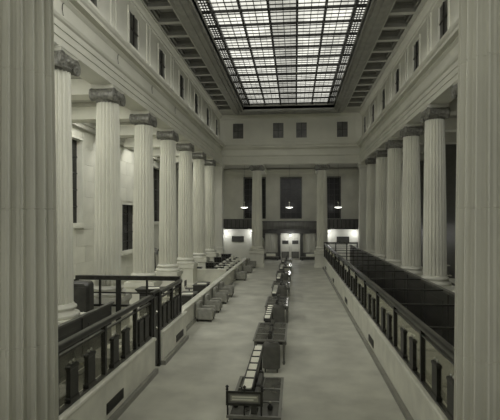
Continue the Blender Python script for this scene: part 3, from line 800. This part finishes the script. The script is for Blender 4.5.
# ------------------------------------------------------------------ pendant lamps
def pendant(x, y, z, label, watts, top=10.3):
    t = thing('pendant_lamp', label, 'lamp', (x, y, z), 0, 'pendant lamps')
    MB().lathe([(.03, -.07), (.2, -.05), (.34, .0), (.38, .05), (.36, .05), (.3, .01), (.05, -.03)], 24).build('bowl', M['opal'], t, smooth=True)
    MB().tube([(0, 0, -.06), (0, 0, .5)], .02, 8).build('stem', M['brass'], t)
    MB().lathe([(.0, .5), (.07, .53), (.09, .58), (.06, .64), (.02, .66)], 12).build('knop', M['brass'], t)
    MB().tube([(0, 0, .62), (0, 0, top-z)], .012, 6).build('rod', M['iron'], t)
    l = bpy.data.lights.new('lamp_light', 'POINT'); l.energy = watts; l.shadow_soft_size = .25; l.color = (1, .98, .9)
    o = bpy.data.objects.new('lamp_light', l); C.objects.link(o); o.parent = t; o.location = (0, 0, .25)
    return t
for x, w in ((-5.35, 'left'), (-.6, 'middle'), (4.45, 'right')):
    pendant(x, 49.3, 5.75, 'glowing bowl pendant lamp before the %s far window' % w, 15)
for y, w in ((24.2, 'nearest'), (31.0, 'farther')):
    pendant(8.9, y, 4.75, 'glowing bowl pendant lamp in the right aisle, the %s one' % w, 18)
for n in range(0, 6):  # unseen panels added behind the beams to brighten the left aisle
    t = thing('ceiling_light', 'flat opal fill panel added in the left aisle ceiling, %s from the front' % ORD[n], 'lamp', (-9.8, CY(n)+1.25, 10.3), 0, 'left aisle fill panels')
    holed(-1.1, 1.1, -.6, .6, [(-1.02, 1.02, -.52, .52)], -.08, lambda u, v, w: (u, v, w)).build('frame', M['bronze'], t)
    B(-1.02, 1.02, -.52, .52, -.06, -.03).build('diffuser', M['opal'], t)
    o = area('lamp_light', (0, 0, -.1), (0, 0, 0), 2.0, 1.0, 70); o.parent = t

# ------------------------------------------------------------------ far end: entrance screen, balcony, panels, flags
YS = 52.6
sc_ = thing('entrance_screen', 'dark wooden entrance screen with lit doorway between the far columns', 'screen', (-.54, YS, 0))
for x in (-3.0, -1.25, 1.25, 3.0):
    MB().rings([[(x+sx*w, sy*w, z) for sx, sy in ((-1, -1), (1, -1), (1, 1), (-1, 1))] for w, z in ((.2, 0), (.2, .3), (.15, .35), (.15, 2.75), (.2, 2.85), (.2, 2.95))]).build('pilaster', M['wood'], sc_)
e = B(-3.2, 3.2, -.25, .3, 2.95, 3.3).build('entablature', M['wood'], sc_)
B(-3.32, 3.32, -.4, .4, 3.3, 3.42).build('cornice', M['wood'], e)
B(-3.1, 3.1, -.15, .3, 3.42, 4.2).build('attic_panel', M['wood2'], sc_)
B(-3.2, 3.2, -.22, .3, 4.2, 4.32).build('attic_rail', M['wood'], sc_)
for sx in (-1, 1):
    p = B(sx*2.12-.72, sx*2.12+.72, .06, .12, 0, 2.95).build('side_panel', M['curtain'], sc_)
    for k in range(3): B(sx*2.12-.7+.47*k+.03, sx*2.12-.7+.47*k+.4, .02, .06, .9, 2.8).build('tall_pane', M['curtain'], p)
    B(sx*2.12-.72, sx*2.12+.72, 0, .06, .1, .8).build('dado_panel', M['wood2'], p)
for sx in (-1, 1):
    d = B(min(0, sx*1.08)+.01, max(0, sx*1.08)-.01, .1, .16, .02, 2.4).build('door_leaf', M['frost'], sc_)
    B(sx*.55-.35, sx*.55+.35, .06, .1, 1.75, 2.15).build('dark_panel', M['wood'], d)
    B(sx*.55-.42, sx*.55+.42, .06, .1, .15, .9).build('kick_panel', M['wood2'], d)
    MB().tube([(sx*.1, .04, .95), (sx*.1, .04, 1.5)], .02, 6).build('handle', M['brass'], d)
B(-1.08, 1.08, .06, .2, 2.4, 2.95).build('fanlight', M['frost'], sc_)
# balcony band on both sides of the screen
def balcony(x0, x1, label):
    t = thing('balcony', label, 'balcony', ((x0+x1)/2, 53.0, 3.42), 0, 'end balconies'); h = (x1-x0)/2
    B(-h, h, -.5, .5, 0, .2).build('slab', M['wood'], t)
    B(-h, h, -.5, -.42, 1.05, 1.13).build('handrail', M['wood'], t)
    n = int(2*h/.45)
    for k in range(n+1):
        x = -h+.03+(2*h-.06)*k/n; B(x-.03, x+.03, -.49, -.43, .2, 1.05).build('baluster', M['iron'], t)
    B(-h, h, .3, .38, .2, 1.1).build('back_board', M['wood2'], t)
balcony(-8.6, -3.9, 'dark railed balcony on the end wall left of the screen')
balcony(2.85, 7.4, 'dark railed balcony on the end wall right of the screen')
for x0, x1, w in ((-7.25, -5.85, 'left'), (4.66, 6.05, 'right')):
    t = thing('wall_plaque', 'dark rectangular framed plaque under the %s end balcony' % w, 'plaque', ((x0+x1)/2, YW, 2.25), 0, 'end wall plaques')
    h = (x1-x0)/2
    holed(-h, h, -.33, .33, [(-h+.08, h-.08, -.25, .25)], .07, lambda u, v, w_: (u, -w_, v)).build('frame', M['bronze'], t)
    B(-h+.08, h-.08, -.045, 0, -.25, .25).build('plate', M['wood'], t)
# lamps under the balconies
def globe(x, label):
    t = thing('wall_lamp', label, 'lamp', (x, YW, 3.0), 0, 'lamps under the balconies')
    MB().lathe([(.08, 0), (.08, .02), (.03, .05)], 12, Matrix.Rotation(PI/2, 4, 'X')).build('wall_plate', M['brass'], t)
    MB().tube([(0, -.03, 0), (0, -.2, .02), (0, -.25, .1)], .015, 6).build('bracket', M['brass'], t)
    MB().lathe([(.0, .08), (.07, .1), (.11, .18), (.09, .26), (0, .3)], 14, Matrix.Translation((0, -.25, 0)), None, False).build('globe', M['opal'], t, smooth=True)
    l = bpy.data.lights.new('lamp_light', 'POINT'); l.energy = 28; l.shadow_soft_size = .15
    o = bpy.data.objects.new('lamp_light', l); C.objects.link(o); o.parent = t; o.location = (0, -.75, -.1)
for x, w in ((-7.9, 'outer left'), (-4.9, 'inner left'), (3.8, 'inner right'), (6.6, 'outer right')):
    globe(x, 'small globe lamp on the end wall, %s of the four' % w)
t = thing('door_lamp', 'small round lamp added to brighten the entrance screen doorway', 'lamp', (-.54, YS-.25, 2.75))  # extra globe put in to brighten the doorway
MB().lathe([(.1, 0), (.1, .03), (.05, .08)], 12, Matrix.Rotation(PI/2, 4, 'X')).build('wall_plate', M['brass'], t)
MB().lathe([(.0, -.1), (.09, -.06), (.12, .0), (.09, .06), (0, .1)], 14, Matrix.Translation((0, -.18, 0)), None, False).build('globe', M['opal'], t, smooth=True)
l = bpy.data.lights.new('lamp_light', 'POINT'); l.energy = 30; l.shadow_soft_size = .15
o = bpy.data.objects.new('lamp_light', l); C.objects.link(o); o.parent = t; o.location = (0, -.6, -.1)
# benches in front of the screen
for x, w in ((-2.75, 'left'), (1.6, 'right')):
    t = thing('bench', 'low dark bench in front of the %s half of the entrance screen' % w, 'bench', (x, 51.7, 0), 0, 'benches by the screen')
    MB().rbox(-1.0, 1.0, -.3, .3, .3, .45, .06).build('seat', M['leather'], t)
    for sx in (-1, 1): B(sx*.85-.06, sx*.85+.06, -.26, .26, 0, .3).build('leg', M['wood'], t)
    B(-.8, .8, -.03, .03, .1, .22).build('stretcher', M['wood'], t)
    paper(x+.1, 51.7, .45, 0, 1.0, .4, .28, 'pale bundle lying on the %s bench' % w)['category'] = 'bundle'
# flags on poles
for x, w in ((-3.7, 'left'), (2.5, 'right')):
    t = thing('flag', 'striped flag hanging from a pole by the %s end of the screen' % w, 'flag', (x, 50.6, 0), 0, 'flags by the screen')
    MB().lathe([(.2, 0), (.2, .05), (.05, .1), (.03, .12)], 14).build('base', M['brass'], t)
    MB().tube([(0, 0, .1), (0, 0, 2.9)], .02, 8).build('pole', M['wood'], t)
    MB().lathe([(.0, 2.9), (.04, 2.93), (.03, 3.0), (0, 3.06)], 8, None, None, False).build('finial', M['brass'], t)
    nst = 9
    for k in range(nst):
        a = k/nst; b = (k+1)/nst; rs = []
        for i in range(7):
            z = 2.7-1.7*i/6; row = []
            for u in (a, b):
                xx = .05+(.3+.25*i/6)*u; yy = -.06-.06*math.sin(u*13+i*.3)
                row += [(xx, yy, z-.25*u)]
            rs.append([row[0], row[1], (row[1][0], row[1][1]+.012, row[1][2]), (row[0][0], row[0][1]+.012, row[0][2])])
        MB().rings(rs).build('stripe', M['red' if k % 2 else 'white'], t)
